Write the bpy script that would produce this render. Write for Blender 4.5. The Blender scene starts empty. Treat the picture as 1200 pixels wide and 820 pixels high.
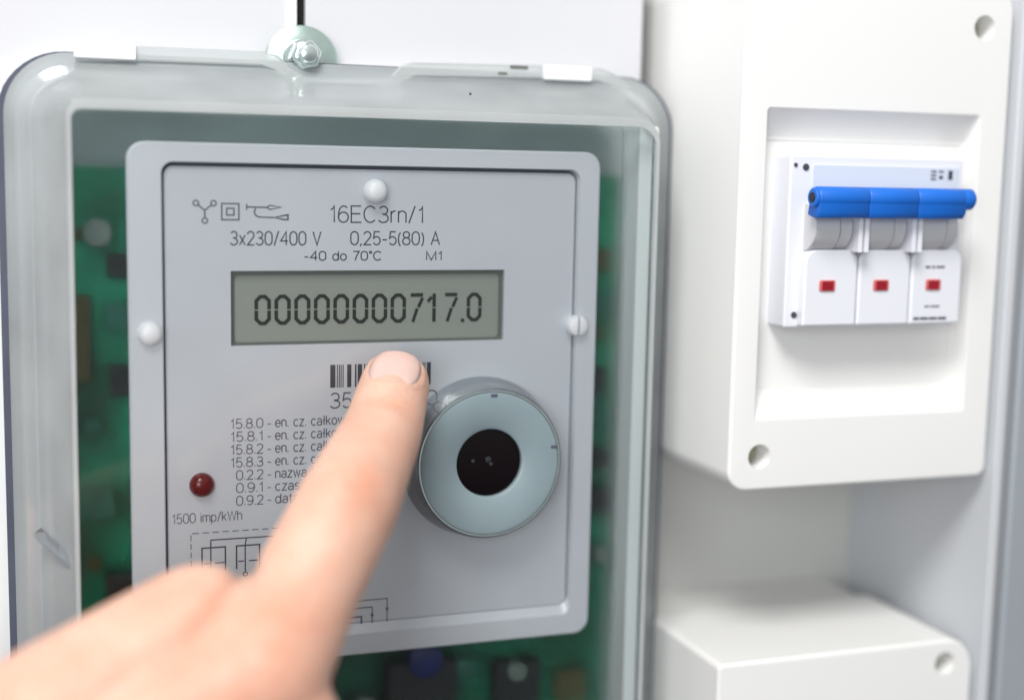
import bpy, bmesh, math, random
from mathutils import Vector, Matrix
from mathutils.bvhtree import BVHTree
random.seed(7)
S = 0.001                                   # everything below is written in millimetres
scene = bpy.context.scene
COL = scene.collection

# ------------------------------------------------------------------ camera, light, exposure
cam_d = bpy.data.cameras.new('camera')
cam_d.lens = 48.57; cam_d.sensor_width = 36; cam_d.clip_start = 0.01; cam_d.clip_end = 50
cam_d.dof.use_dof = True; cam_d.dof.focus_distance = 0.340; cam_d.dof.aperture_fstop = 3.8
cam = bpy.data.objects.new('camera', cam_d); COL.objects.link(cam)
cam.matrix_world = Matrix(((0.94256506, 0.02401316, -0.33315832, 0),
                           (-0.33344408, 0.12632245, -0.93426853, -0.332),
                           (0.01965063, 0.99169855, 0.12707418, 0),
                           (0, 0, 0, 1)))
scene.camera = cam
w = bpy.data.worlds.new('World'); scene.world = w; w.use_nodes = True
_nt = w.node_tree                            # a room: pale ceiling, darker floor
_tc = _nt.nodes.new('ShaderNodeTexCoord'); _sx = _nt.nodes.new('ShaderNodeSeparateXYZ'); _rp = _nt.nodes.new('ShaderNodeValToRGB')
_mr = _nt.nodes.new('ShaderNodeMapRange'); _mr.inputs['From Min'].default_value = -1
_nt.links.new(_tc.outputs['Generated'], _sx.inputs[0]); _nt.links.new(_sx.outputs['Z'], _mr.inputs['Value']); _nt.links.new(_mr.outputs[0], _rp.inputs[0])
_rp.color_ramp.elements[0].position = 0.25; _rp.color_ramp.elements[0].color = (0.34, 0.34, 0.37, 1)
_rp.color_ramp.elements[1].position = 0.68; _rp.color_ramp.elements[1].color = (1.27, 1.28, 1.29, 1)
_nt.links.new(_rp.outputs[0], _nt.nodes['Background'].inputs[0])
w.node_tree.nodes['Background'].inputs[1].default_value = 0.47

def area(name, loc, target, size, power, col=(1, 1, 1), sy=None):
    d = bpy.data.lights.new(name, 'AREA'); d.energy = power; d.color = col
    d.size = size * S
    if sy: d.shape = 'RECTANGLE'; d.size_y = sy * S
    o = bpy.data.objects.new(name, d); COL.objects.link(o)
    o.location = Vector(loc) * S
    o.rotation_euler = (Vector(target) - Vector(loc)).to_track_quat('-Z', 'Y').to_euler()
    return o
area('ceiling_lamp', (-190, -500, 640), (110, 0, -30), 330, 8.0, (1, 0.99, 0.975), 280)
area('fill_light', (-500, -1000, 120), (100, 0, -60), 500, 5.2, (0.96, 0.98, 1.0), 500)  # unseen fill added at the left to lift the shaded sides

scene.view_settings.view_transform = 'Standard'
scene.view_settings.look = 'None'
scene.view_settings.exposure = -0.06
scene.view_settings.gamma = 1.0
scene.cycles.max_bounces = 12
scene.cycles.transparent_max_bounces = 24

# ------------------------------------------------------------------ materials
def new_mat(name):
    m = bpy.data.materials.new(name); m.use_nodes = True
    return m, m.node_tree, m.node_tree.nodes['Principled BSDF']

def plastic(name, col, rough=0.45, var=0.03, nscale=60, bump=0.0, bscale=900, spec=0.5, metal=0.0, sss=0.0, coat=0.0):
    """solid material with slight uneven tone and fine relief"""
    m, nt, b = new_mat(name); N = nt.nodes; L = nt.links
    tc = N.new('ShaderNodeTexCoord')
    no = N.new('ShaderNodeTexNoise'); no.inputs['Scale'].default_value = nscale; no.inputs['Detail'].default_value = 5
    L.new(tc.outputs['Object'], no.inputs['Vector'])
    mx = N.new('ShaderNodeMix'); mx.data_type = 'RGBA'
    mx.inputs['A'].default_value = tuple(max(0, c * (1 - var * 2)) for c in col) + (1,)
    mx.inputs['B'].default_value = tuple(min(1, c * (1 + var)) for c in col) + (1,)
    L.new(no.outputs['Fac'], mx.inputs['Factor']); L.new(mx.outputs['Result'], b.inputs['Base Color'])
    mr = N.new('ShaderNodeMapRange')
    mr.inputs['To Min'].default_value = max(0.02, rough - 0.06); mr.inputs['To Max'].default_value = rough + 0.06
    L.new(no.outputs['Fac'], mr.inputs['Value']); L.new(mr.outputs['Result'], b.inputs['Roughness'])
    b.inputs['Specular IOR Level'].default_value = spec; b.inputs['Metallic'].default_value = metal
    b.inputs['Coat Weight'].default_value = coat
    if sss:
        b.inputs['Subsurface Weight'].default_value = sss
        b.inputs['Subsurface Radius'].default_value = (1, 1, 1); b.inputs['Subsurface Scale'].default_value = 0.002
    if bump:
        n2 = N.new('ShaderNodeTexNoise'); n2.inputs['Scale'].default_value = bscale; n2.inputs['Detail'].default_value = 3
        L.new(tc.outputs['Object'], n2.inputs['Vector'])
        bp = N.new('ShaderNodeBump'); bp.inputs['Strength'].default_value = bump; bp.inputs['Distance'].default_value = 0.0002
        L.new(n2.outputs['Fac'], bp.inputs['Height']); L.new(bp.outputs['Normal'], b.inputs['Normal'])
    return m

def clear(name, tint=(0.97, 0.985, 0.985), haze=0.0, hcol=(0.8, 0.85, 0.85), rough=0.04, refl=1.0, hvar=0.0, ior=1.45):
    """clear or milky polycarbonate: see-through, a little diffuse, glossy by Fresnel"""
    m, nt, b = new_mat(name); N = nt.nodes; L = nt.links; N.remove(b)
    out = N['Material Output']
    tr = N.new('ShaderNodeBsdfTransparent'); tr.inputs[0].default_value = tint + (1,)
    cur = tr.outputs[0]
    if haze:
        df = N.new('ShaderNodeBsdfDiffuse'); df.inputs[0].default_value = hcol + (1,)
        tl = N.new('ShaderNodeBsdfTranslucent'); tl.inputs[0].default_value = hcol + (1,)
        dm = N.new('ShaderNodeMixShader'); dm.inputs[0].default_value = 0.4
        L.new(df.outputs[0], dm.inputs[1]); L.new(tl.outputs[0], dm.inputs[2])
        hm = N.new('ShaderNodeMixShader'); hm.inputs[0].default_value = haze
        if hvar:
            tc = N.new('ShaderNodeTexCoord'); no = N.new('ShaderNodeTexNoise'); no.inputs['Scale'].default_value = 35
            L.new(tc.outputs['Object'], no.inputs['Vector'])
            mr = N.new('ShaderNodeMapRange'); mr.inputs['From Min'].default_value = 0.3; mr.inputs['From Max'].default_value = 0.7
            mr.inputs['To Min'].default_value = haze - hvar; mr.inputs['To Max'].default_value = haze + hvar
            L.new(no.outputs['Fac'], mr.inputs['Value']); L.new(mr.outputs['Result'], hm.inputs[0])
        L.new(cur, hm.inputs[1]); L.new(dm.outputs[0], hm.inputs[2]); cur = hm.outputs[0]
    gl = N.new('ShaderNodeBsdfGlossy'); gl.inputs['Roughness'].default_value = rough
    fr = N.new('ShaderNodeFresnel'); fr.inputs['IOR'].default_value = ior
    mu = N.new('ShaderNodeMath'); mu.operation = 'MULTIPLY'; mu.inputs[1].default_value = refl
    L.new(fr.outputs[0], mu.inputs[0])
    gm = N.new('ShaderNodeMixShader'); L.new(mu.outputs[0], gm.inputs[0])
    L.new(cur, gm.inputs[1]); L.new(gl.outputs[0], gm.inputs[2]); L.new(gm.outputs[0], out.inputs['Surface'])
    return m

M = {}
M['white_box'] = plastic('white_box', (0.855, 0.85, 0.83), 0.5, 0.01, 20, 0.06, 1500)
M['panel'] = plastic('white_panel', (0.63, 0.63, 0.655), 0.55, 0.01, 12, 0.05, 900)
M['wall'] = plastic('grey_cabinet', (0.60, 0.605, 0.58), 0.5, 0.03, 15, 0.1, 1200)
M['side'] = plastic('blue_grey_cabinet', (0.62, 0.64, 0.67), 0.5, 0.03, 15, 0.1, 1200)
M['frame_dark'] = plastic('dark_cabinet', (0.33, 0.36, 0.39), 0.5, 0.04, 20, 0.1, 1200)
M['black'] = plastic('black', (0.012, 0.012, 0.014), 0.5, 0.1)
M['base'] = plastic('meter_base', (0.80, 0.83, 0.83), 0.5, 0.03, 25, 0.05)
M['tray'] = plastic('inner_tray', (0.20, 0.245, 0.25), 0.5, 0.22, 40, 0.15, 600)
M['dark_gap'] = plastic('gap_dark', (0.08, 0.09, 0.13), 0.6, 0.2, 40)  # dark tone painting the shadowed gap behind the cover; also groove and notches
M['face'] = plastic('meter_grey', (0.71, 0.715, 0.76), 0.40, metal=0.15, spec=0.6)#, 0.02, 30, 0.10, 2600)
M['plate'] = plastic('meter_plate', (0.67, 0.675, 0.72), 0.36, metal=0.15, spec=0.6)#, 0.02, 30, 0.10, 2600)
M['ink'] = plastic('ink', (0.055, 0.055, 0.075), 0.6, 0.2, 1500)
M['ink2'] = plastic('ink_light', (0.13, 0.12, 0.15), 0.6, 0.3, 1500)
M['lcd'] = plastic('lcd', (0.30, 0.315, 0.28), 0.35, 0.03, 25)
M['lcdedge'] = plastic('lcd_edge', (0.13, 0.14, 0.125), 0.5, 0.05)  # dark tone for the recess shadow around the display, also the slots
M['seg'] = plastic('lcd_segment', (0.018, 0.02, 0.016), 0.4, 0.1)
M['pin'] = plastic('white_pin', (0.86, 0.86, 0.88), 0.35, 0.01, sss=0.2)
M['ring'] = plastic('port_ring', (0.235, 0.305, 0.33), 0.36, 0.06, 90, 0.05, 900)
M['core'] = plastic('port_core', (0.003, 0.001, 0.002), 0.15, 0.1, spec=0.25)
M['led'] = plastic('led_red', (0.14, 0.003, 0.006), 0.2, 0.05)
M['pcb'] = None
M['ic'] = plastic('chip', (0.02, 0.022, 0.025), 0.4, 0.1)
M['brown'] = plastic('brown_part', (0.10, 0.085, 0.03), 0.5, 0.2, 200)
M['teal'] = plastic('teal_part', (0.02, 0.15, 0.11), 0.4, 0.15, 200)
M['bluecap'] = plastic('blue_part', (0.01, 0.02, 0.16), 0.35, 0.1)
M['solder'] = plastic('solder', (0.22, 0.27, 0.25), 0.5, 0.1, 200, metal=0.6)
M['zinc'] = plastic('zinc', (0.62, 0.78, 0.72), 0.30, 0.12, 160, 0.1, 900, metal=0.95)
M['zinc2'] = plastic('zinc_bright', (0.74, 0.84, 0.82), 0.22, 0.05, 160, metal=0.95)
M['blue'] = plastic('blue_handle', (0.003, 0.14, 0.62), 0.48, 0.05, 60)
M['lever'] = plastic('lever_grey', (0.62, 0.62, 0.64), 0.35, 0.03)
M['breaker'] = plastic('breaker_white', (0.80, 0.81, 0.86), 0.42, 0.01, 30)
M['brk_grey'] = plastic('breaker_label', (0.66, 0.71, 0.80), 0.4, 0.02)
M['red'] = plastic('indicator_red', (0.36, 0.006, 0.015), 0.35, 0.25, 900)
M['redrim'] = plastic('indicator_rim', (0.66, 0.16, 0.17), 0.4, 0.05)
M['olive'] = plastic('hole_shade_olive', (0.36, 0.36, 0.25), 0.5, 0.15, 200)  # olive tone painting the shade inside the screw holes
M['pane'] = clear('clear_pane', haze=0.0, rough=0.05, refl=0.6)
M['milky'] = clear('milky_wall', (0.93, 0.96, 0.96), 0.42, (0.88, 0.92, 0.93), 0.12, 0.9, 0.08)
M['lip'] = clear('milky_lip', (0.93, 0.96, 0.96), 0.60, (0.86, 0.88, 0.88), 0.12, 0.8, 0.05)
M['skirt'] = clear('clear_skirt', (0.93, 0.95, 0.98), 0.17, (0.88, 0.92, 0.94), 0.06, 1.2)

def film_material():
    """frosted clear film over the board"""
    m, nt, b = new_mat('frosted_film'); N = nt.nodes; N.remove(b)
    rf = N.new('ShaderNodeBsdfRefraction'); rf.inputs['Roughness'].default_value = 0.42; rf.inputs['IOR'].default_value = 1.38
    rf.inputs['Color'].default_value = (0.97, 0.99, 0.98, 1)
    tr = N.new('ShaderNodeBsdfTransparent'); mx = N.new('ShaderNodeMixShader'); mx.inputs[0].default_value = 0.75
    nt.links.new(tr.outputs[0], mx.inputs[1]); nt.links.new(rf.outputs[0], mx.inputs[2])
    nt.links.new(mx.outputs[0], N['Material Output'].inputs['Surface'])
    return m

def pcb_material():
    m, nt, b = new_mat('circuit_board'); N = nt.nodes; L = nt.links
    tc = N.new('ShaderNodeTexCoord')
    no = N.new('ShaderNodeTexNoise'); no.inputs['Scale'].default_value = 42; no.inputs['Detail'].default_value = 4
    L.new(tc.outputs['Object'], no.inputs['Vector'])
    r = N.new('ShaderNodeValToRGB'); e = r.color_ramp.elements
    e[0].position = 0.3; e[0].color = (0.0015, 0.05, 0.025, 1); e[1].position = 0.66; e[1].color = (0.003, 0.36, 0.20, 1)
    L.new(no.outputs['Fac'], r.inputs['Fac'])
    br = N.new('ShaderNodeTexBrick'); br.inputs['Scale'].default_value = 260; br.inputs['Mortar Size'].default_value = 0.06
    mp = N.new('ShaderNodeMapping'); mp.inputs['Rotation'].default_value = (math.radians(90), 0, 0)
    L.new(tc.outputs['Object'], mp.inputs['Vector']); L.new(mp.outputs[0], br.inputs['Vector'])
    mx = N.new('ShaderNodeMix'); mx.data_type = 'RGBA'; mx.inputs['B'].default_value = (0.02, 0.34, 0.2, 1)
    ml = N.new('ShaderNodeMath'); ml.operation = 'MULTIPLY'; ml.inputs[1].default_value = 0.08
    L.new(br.outputs['Fac'], ml.inputs[0]); L.new(ml.outputs[0], mx.inputs['Factor'])
    L.new(r.outputs[0], mx.inputs['A']); L.new(mx.outputs['Result'], b.inputs['Base Color'])
    b.inputs['Roughness'].default_value = 0.35
    return m
M['pcb'] = pcb_material()

def skin_material():
    m, nt, b = new_mat('skin'); N = nt.nodes; L = nt.links
    tc = N.new('ShaderNodeTexCoord')
    vc = N.new('ShaderNodeVertexColor'); vc.layer_name = 'flush'
    n1 = N.new('ShaderNodeTexNoise'); n1.inputs['Scale'].default_value = 70; n1.inputs['Detail'].default_value = 5
    L.new(tc.outputs['Object'], n1.inputs['Vector'])
    r = N.new('ShaderNodeValToRGB'); e = r.color_ramp.elements
    e[0].position = 0.32; e[0].color = (0.66, 0.39, 0.285, 1); e[1].position = 0.68; e[1].color = (0.75, 0.495, 0.385, 1)
    L.new(n1.outputs['Fac'], r.inputs['Fac'])
    mx = N.new('ShaderNodeMix'); mx.data_type = 'RGBA'; mx.inputs['B'].default_value = (0.62, 0.27, 0.17, 1)
    n3 = N.new('ShaderNodeTexNoise'); n3.inputs['Scale'].default_value = 95; n3.inputs['Detail'].default_value = 6; n3.inputs['Roughness'].default_value = 0.7
    L.new(tc.outputs['Object'], n3.inputs['Vector'])
    m3 = N.new('ShaderNodeMapRange'); m3.inputs['From Min'].default_value = 0.45; m3.inputs['From Max'].default_value = 0.75; m3.inputs['To Max'].default_value = 0.42
    L.new(n3.outputs['Fac'], m3.inputs['Value'])
    sm_ = N.new('ShaderNodeMath'); sm_.operation = 'ADD'; sm_.use_clamp = True
    L.new(vc.outputs['Color'], sm_.inputs[0]); L.new(m3.outputs[0], sm_.inputs[1])
    L.new(sm_.outputs[0], mx.inputs['Factor']); L.new(r.outputs[0], mx.inputs['A'])
    L.new(mx.outputs['Result'], b.inputs['Base Color'])
    b.inputs['Roughness'].default_value = 0.46
    b.inputs['Specular IOR Level'].default_value = 0.4
    b.inputs['Subsurface Weight'].default_value = 0.55
    b.inputs['Subsurface Radius'].default_value = (1.0, 0.36, 0.2)
    b.inputs['Subsurface Scale'].default_value = 0.0024
    vo = N.new('ShaderNodeTexVoronoi'); vo.inputs['Scale'].default_value = 900
    n2 = N.new('ShaderNodeTexNoise'); n2.inputs['Scale'].default_value = 420; n2.inputs['Detail'].default_value = 4
    L.new(tc.outputs['Object'], vo.inputs['Vector']); L.new(tc.outputs['Object'], n2.inputs['Vector'])
    ad = N.new('ShaderNodeMath'); ad.operation = 'ADD'
    L.new(vo.outputs['Distance'], ad.inputs[0]); L.new(n2.outputs['Fac'], ad.inputs[1])
    bp = N.new('ShaderNodeBump'); bp.inputs['Strength'].default_value = 0.6; bp.inputs['Distance'].default_value = 0.0002
    L.new(ad.outputs[0], bp.inputs['Height']); L.new(bp.outputs['Normal'], b.inputs['Normal'])
    return m
M['skin'] = skin_material()
M['nail'] = plastic('nail', (0.74, 0.48, 0.42), 0.33, 0.03, 200, sss=0.35)

# ------------------------------------------------------------------ mesh helpers (mm in, metres out)
def link(name, bm, mat, parent=None, origin=(0, 0, 0), sharp=35):
    bmesh.ops.recalc_face_normals(bm, faces=bm.faces)
    o3 = Vector(origin)
    if parent is not None: o3 = Vector(parent['o_mm']) if 'o_mm' in parent else o3
    for v in bm.verts: v.co = (v.co - o3) * S
    me = bpy.data.meshes.new(name); bm.to_mesh(me); bm.free()
    me.materials.append(mat)
    for p in me.polygons: p.use_smooth = True
    me.set_sharp_from_angle(angle=math.radians(sharp))
    o = bpy.data.objects.new(name, me); COL.objects.link(o)
    if parent is not None: o.parent = parent
    else: o.location = o3 * S
    o['o_mm'] = tuple(o3)
    return o

def empty(name, loc, label, cat, group=None):
    o = bpy.data.objects.new(name, None); COL.objects.link(o)
    o.location = Vector(loc) * S; o['o_mm'] = tuple(loc); o.empty_display_size = 0.01
    o['label'] = label; o['category'] = cat
    if group: o['group'] = group
    return o

def structure(o, label):
    o['kind'] = 'structure'; o['label'] = label
    return o

def rr(x0, x1, z0, z1, r, n=6):
    """rounded rectangle; r is one radius or (bottom left, bottom right, top right, top left)"""
    r = (r,) * 4 if not isinstance(r, (tuple, list)) else r
    c = [(x0 + r[0], z0 + r[0], 180, r[0]), (x1 - r[1], z0 + r[1], 270, r[1]), (x1 - r[2], z1 - r[2], 0, r[2]), (x0 + r[3], z1 - r[3], 90, r[3])]
    out = []
    for cx, cz, a, q in c:
        for k in range(n + 1):
            t = math.radians(a + 90 * k / n)
            out.append((cx + q * math.cos(t), cz + q * math.sin(t)))
    return out

def loft(rings, cap0=True, cap1=True, bm=None):
    """rings: list of (outline in x,z ; y)"""
    bm = bm or bmesh.new()
    vs = [[bm.verts.new((x, y, z)) for x, z in ring] for ring, y in rings]
    n = len(vs[0])
    for a, b in zip(vs, vs[1:]):
        for i in range(n): bm.faces.new((a[i], a[(i + 1) % n], b[(i + 1) % n], b[i]))
    if cap0: bm.faces.new(vs[0])
    if cap1: bm.faces.new(vs[-1])
    return bm

def slab(x0, x1, z0, z1, y0, y1, r=0.5, b=0.3, bm=None, n=4):
    """block with rounded outline and bevelled front (y0) and back (y1) edges"""
    rb = [max(0.01, q - b) for q in (r if isinstance(r, (tuple, list)) else (r,) * 4)]
    return loft([(rr(x0 + b, x1 - b, z0 + b, z1 - b, rb, n), y0), (rr(x0, x1, z0, z1, r, n), y0 + b),
                 (rr(x0, x1, z0, z1, r, n), y1 - b), (rr(x0 + b, x1 - b, z0 + b, z1 - b, rb, n), y1)], bm=bm)

def lathe(cx, cz, prof, n=64, cap0=True, cap1=True, bm=None, sx=1.0):
    return loft([([(cx + sx * r * math.cos(2 * math.pi * k / n), cz + r * math.sin(2 * math.pi * k / n)) for k in range(n)], y) for r, y in prof], cap0, cap1, bm)

def stroke(pts, wd, y, closed=False, th=0.03, bm=None):
    """mitred flat line of real thickness on the plane y"""
    bm = bm or bmesh.new(); n = len(pts); P = [Vector(p) for p in pts]; L = []; R = []
    for i in range(n):
        a = P[i - 1] if (i > 0 or closed) else None
        c = P[(i + 1) % n] if (i < n - 1 or closed) else None
        d1 = (P[i] - a).normalized() if a is not None else None
        d2 = (c - P[i]).normalized() if c is not None else None
        if d1 is None: d1 = d2
        if d2 is None: d2 = d1
        n1 = Vector((-d1.y, d1.x)); n2 = Vector((-d2.y, d2.x)); m = (n1 + n2).normalized()
        k = wd / 2 / max(0.4, m.dot(n1))
        L.append(P[i] + m * k); R.append(P[i] - m * k)
    f = [[bm.verts.new((q.x, y, q.y)) for q in (L[i], R[i])] for i in range(n)]
    g = [[bm.verts.new((q.x, y + th, q.y)) for q in (L[i], R[i])] for i in range(n)]
    rng = range(n) if closed else range(n - 1)
    for i in rng:
        j = (i + 1) % n
        bm.faces.new((f[i][0], f[j][0], f[j][1], f[i][1])); bm.faces.new((g[i][0], g[i][1], g[j][1], g[j][0]))
        bm.faces.new((f[i][0], g[i][0], g[j][0], f[j][0])); bm.faces.new((f[i][1], f[j][1], g[j][1], g[i][1]))
    if not closed:
        for i in (0, n - 1): bm.faces.new((f[i][0], f[i][1], g[i][1], g[i][0]))
    return bm

def circ(cx, cz, r, n=20):
    return [(cx + r * math.cos(2 * math.pi * k / n), cz + r * math.sin(2 * math.pi * k / n)) for k in range(n)]

def arc(cx, cz, rx, rz, a0, a1, n=12):
    return [(cx + rx * math.cos(math.radians(a0 + (a1 - a0) * k / n)), cz + rz * math.sin(math.radians(a0 + (a1 - a0) * k / n))) for k in range(n + 1)]
def _o(w, h, z=0): return arc(w / 2, z + h / 2, w / 2, h / 2, 90, 450, 22)
# single-line grotesque lettering, capital height 1: advance width, strokes
GLYPH = {
 '0': (.56, [arc(.28, .66, .28, .34, 0, 180, 10) + arc(.28, .34, .28, .34, 180, 360, 10) + [(.56, .66)]]),
 '1': (.34, [[(.06, .76), (.2, .84), (.27, 1), (.27, 0)]]),
 '2': (.54, [arc(.27, .72, .26, .28, 165, -35, 12) + [(.02, 0), (.56, 0)]]),
 '3': (.55, [arc(.27, .75, .24, .25, 155, -90, 12) + arc(.26, .26, .29, .26, 90, -155, 14)]),
 '4': (.58, [[(.44, 0), (.44, 1), (.0, .3), (.58, .3)]]),
 '5': (.55, [[(.5, 1), (.1, 1), (.04, .5)] + arc(.27, .31, .27, .31, 125, -150, 14)]),
 '6': (.56, [arc(.3, .5, .29, .5, 50, 180, 10) + [(.01, .33)], _o(.56, .62)]),
 '7': (.52, [[(0, 1), (.52, 1), (.3, .5), (.18, 0)]]),
 '8': (.56, [_o(.56, .54), [(.28 + .24 * math.cos(t * .3), .77 + .23 * math.sin(t * .3)) for t in range(22)]]),
 '9': (.56, [_o(.56, .62, .38), arc(.26, .5, .3, .5, -130, 0, 10) + [(.56, .67)]]),
 'A': (.66, [[(0, 0), (.33, 1), (.66, 0)], [(.11, .34), (.55, .34)]]),
 'C': (.68, [arc(.36, .5, .36, .5, 42, 318, 20)]),
 'E': (.56, [[(.56, 1), (0, 1), (0, 0), (.58, 0)], [(0, .53), (.52, .53)]]),
 'M': (.74, [[(0, 0), (0, 1), (.37, 0), (.74, 1), (.74, 0)]]),
 'V': (.64, [[(0, 1), (.32, 0), (.64, 1)]]),
 'W': (.92, [[(0, 1), (.22, 0), (.46, 1), (.7, 0), (.92, 1)]]),
 'P': (.56, [[(0, 0), (0, 1), (.3, 1)] + arc(.3, .75, .26, .25, 90, -90, 8) + [(0, .5)]]),
 'a': (.48, [arc(.25, .5, .21, .22, 160, 0, 8) + [(.46, 0)], arc(.22, .2, .22, .2, 40, 330, 14)]),
 'c': (.46, [arc(.25, .36, .25, .36, 45, 315, 14)]),
 'd': (.5, [_o(.48, .72), [(.49, 1), (.49, 0)]]),
 'e': (.5, [[(.02, .38), (.5, .38)] + arc(.25, .36, .25, .36, 0, 315, 16)]),
 'h': (.46, [[(0, 1), (0, 0)], [(0, .45)] + arc(.23, .5, .23, .22, 160, 0, 8) + [(.46, 0)]]),
 'i': (.08, [[(.04, 0), (.04, .72)], [(.04, .9), (.04, 1)]]),
 'k': (.44, [[(0, 1), (0, 0)], [(.42, .72), (0, .28)], [(.15, .42), (.46, 0)]]),
 'ł': (.16, [[(.08, 1), (.08, 0)], [(-.03, .42), (.2, .62)]]),
 'm': (.76, [[(0, .72), (0, 0)], [(0, .45)] + arc(.19, .5, .19, .22, 160, 0, 8) + [(.38, 0)], [(.38, .45)] + arc(.57, .5, .19, .22, 160, 0, 8) + [(.76, 0)]]),
 'n': (.44, [[(0, .72), (0, 0)], [(0, .45)] + arc(.22, .5, .22, .22, 160, 0, 8) + [(.44, 0)]]),
 'o': (.5, [_o(.5, .72)]),
 'p': (.5, [[(0, .72), (0, -.26)], _o(.5, .72)]),
 'r': (.26, [[(0, .72), (0, 0)], [(0, .42)] + arc(.24, .46, .24, .26, 170, 85, 5)]),
 's': (.42, [arc(.21, .54, .19, .18, 30, 260, 8) + arc(.21, .18, .2, .18, 80, -150, 8)]),
 't': (.24, [[(.1, .94), (.1, .1), (.16, 0), (.26, 0)], [(-.02, .72), (.26, .72)]]),
 'w': (.66, [[(0, .72), (.17, 0), (.33, .72), (.49, 0), (.66, .72)]]),
 'x': (.44, [[(0, .72), (.44, 0)], [(.44, .72), (0, 0)]]),
 'z': (.42, [[(0, .72), (.42, .72), (0, 0), (.43, 0)]]),
 '/': (.36, [[(0, -.04), (.36, 1.04)]]), '-': (.34, [[(0, .38), (.34, .38)]]), '.': (.06, [[(.03, 0), (.03, .11)]]),
 ',': (.08, [[(.06, .1), (.0, -.12)]]), '(': (.16, [arc(.3, .42, .3, .6, 120, 240, 8)]), ')': (.16, [arc(-.14, .42, .3, .6, 60, -60, 8)]),
 '°': (.2, [arc(.1, .9, .1, .1, 0, 350, 10)]), '~': (.4, [[(0, .4), (.12, .5), (.28, .4), (.4, .5)]]), ' ': (.26, []), 'H': (.6, [[(0, 0), (0, 1)], [(.6, 0), (.6, 1)], [(0, .5), (.6, .5)]]),
}
def text(s, x0, x1, z0, h, y, mat, parent, name='printed_text', wt=0.1, gap=0.17):
    """flat print in single-line letters between x0 and x1, capital height h, baseline z0"""
    tot = sum(GLYPH[c][0] + gap for c in s) - gap
    kx = (x1 - x0) / tot; x = 0; bm = bmesh.new(); k = 0
    for c in s:
        wd, st = GLYPH[c]
        for pts in st:
            q = [(x0 + (x + a) * kx, z0 + b * h) for a, b in pts]
            stroke(q, wt * h, y - 0.0015 * (k % 3), bm=bm); k += 1
        x += wd + gap
    return link(name, bm, mat, parent)

def carve(o, cutters):
    """cut holes; cutters are bmeshes in mm"""
    o3 = Vector(o['o_mm'])
    for bm in cutters:
        bmesh.ops.recalc_face_normals(bm, faces=bm.faces)
        for v in bm.verts: v.co = (v.co - o3) * S
        me = bpy.data.meshes.new('cut'); bm.to_mesh(me); bm.free()
        c = bpy.data.objects.new('cut', me); COL.objects.link(c)
        c.matrix_world = Matrix.Translation(o3 * S)
        md = o.modifiers.new('b', 'BOOLEAN'); md.operation = 'DIFFERENCE'; md.solver = 'EXACT'; md.object = c
        bpy.context.view_layer.update()
        nm = bpy.data.meshes.new_from_object(o.evaluated_get(bpy.context.evaluated_depsgraph_get()))
        o.modifiers.clear(); old = o.data; o.data = nm; bpy.data.meshes.remove(old); bpy.data.objects.remove(c)
    for p in o.data.polygons: p.use_smooth = True
    o.data.set_sharp_from_angle(angle=math.radians(50))
    wn = o.modifiers.new('weighted', 'WEIGHTED_NORMAL'); wn.keep_sharp = True; wn.weight = 80

# ------------------------------------------------------------------ setting: the cabinet
structure(link('cabinet_back_wall', slab(-260, 254, -420, 330, 47, 50, 1, 0.3), M['wall'], origin=(0, 47, 0)), 'grey sheet metal back wall of the cabinet behind the boxes')
structure(link('cabinet_side_wall', slab(253.8, 256.4, -420, 330, -22, 46.9, 1, 0.3), M['side'], origin=(255, 0, 0)), 'blue grey side wall of the cabinet right of the white boxes')
cf = structure(link('cabinet_frame', slab(258.2, 300, -420, 330, -24, -20, 1.5, 0.8), M['frame_dark'], origin=(278, -22, 0)), 'dark grey front frame of the cabinet at the right edge')
link('frame_gap', slab(256.42, 258.15, -420, 330, -19, -15, 0.2, 0.1), M['frame_dark'], cf)
structure(link('mounting_panel', slab(-180, 66.6, -330, 300, 30, 33, 0.8, 0.4), M['panel'], origin=(-50, 31, 0)), 'white mounting panel behind the upper left of the meter')
structure(link('mounting_panel', slab(70.6, 165.8, -330, 300, 29, 32, 0.8, 0.4), M['panel'], origin=(120, 30, 0)), 'white mounting panel right of the black gap, behind the meter')
gp = structure(link('panel_gap', slab(68.2, 70.5, -330, 300, 33.5, 35, 0.2, 0.1), M['black'], origin=(69, 34, 0)), 'black gap between the two white mounting panels')
link('edge_strip', slab(65.6, 68.3, -330, 300, 29.3, 29.95, 0.2, 0.1), M['base'], gp)

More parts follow.
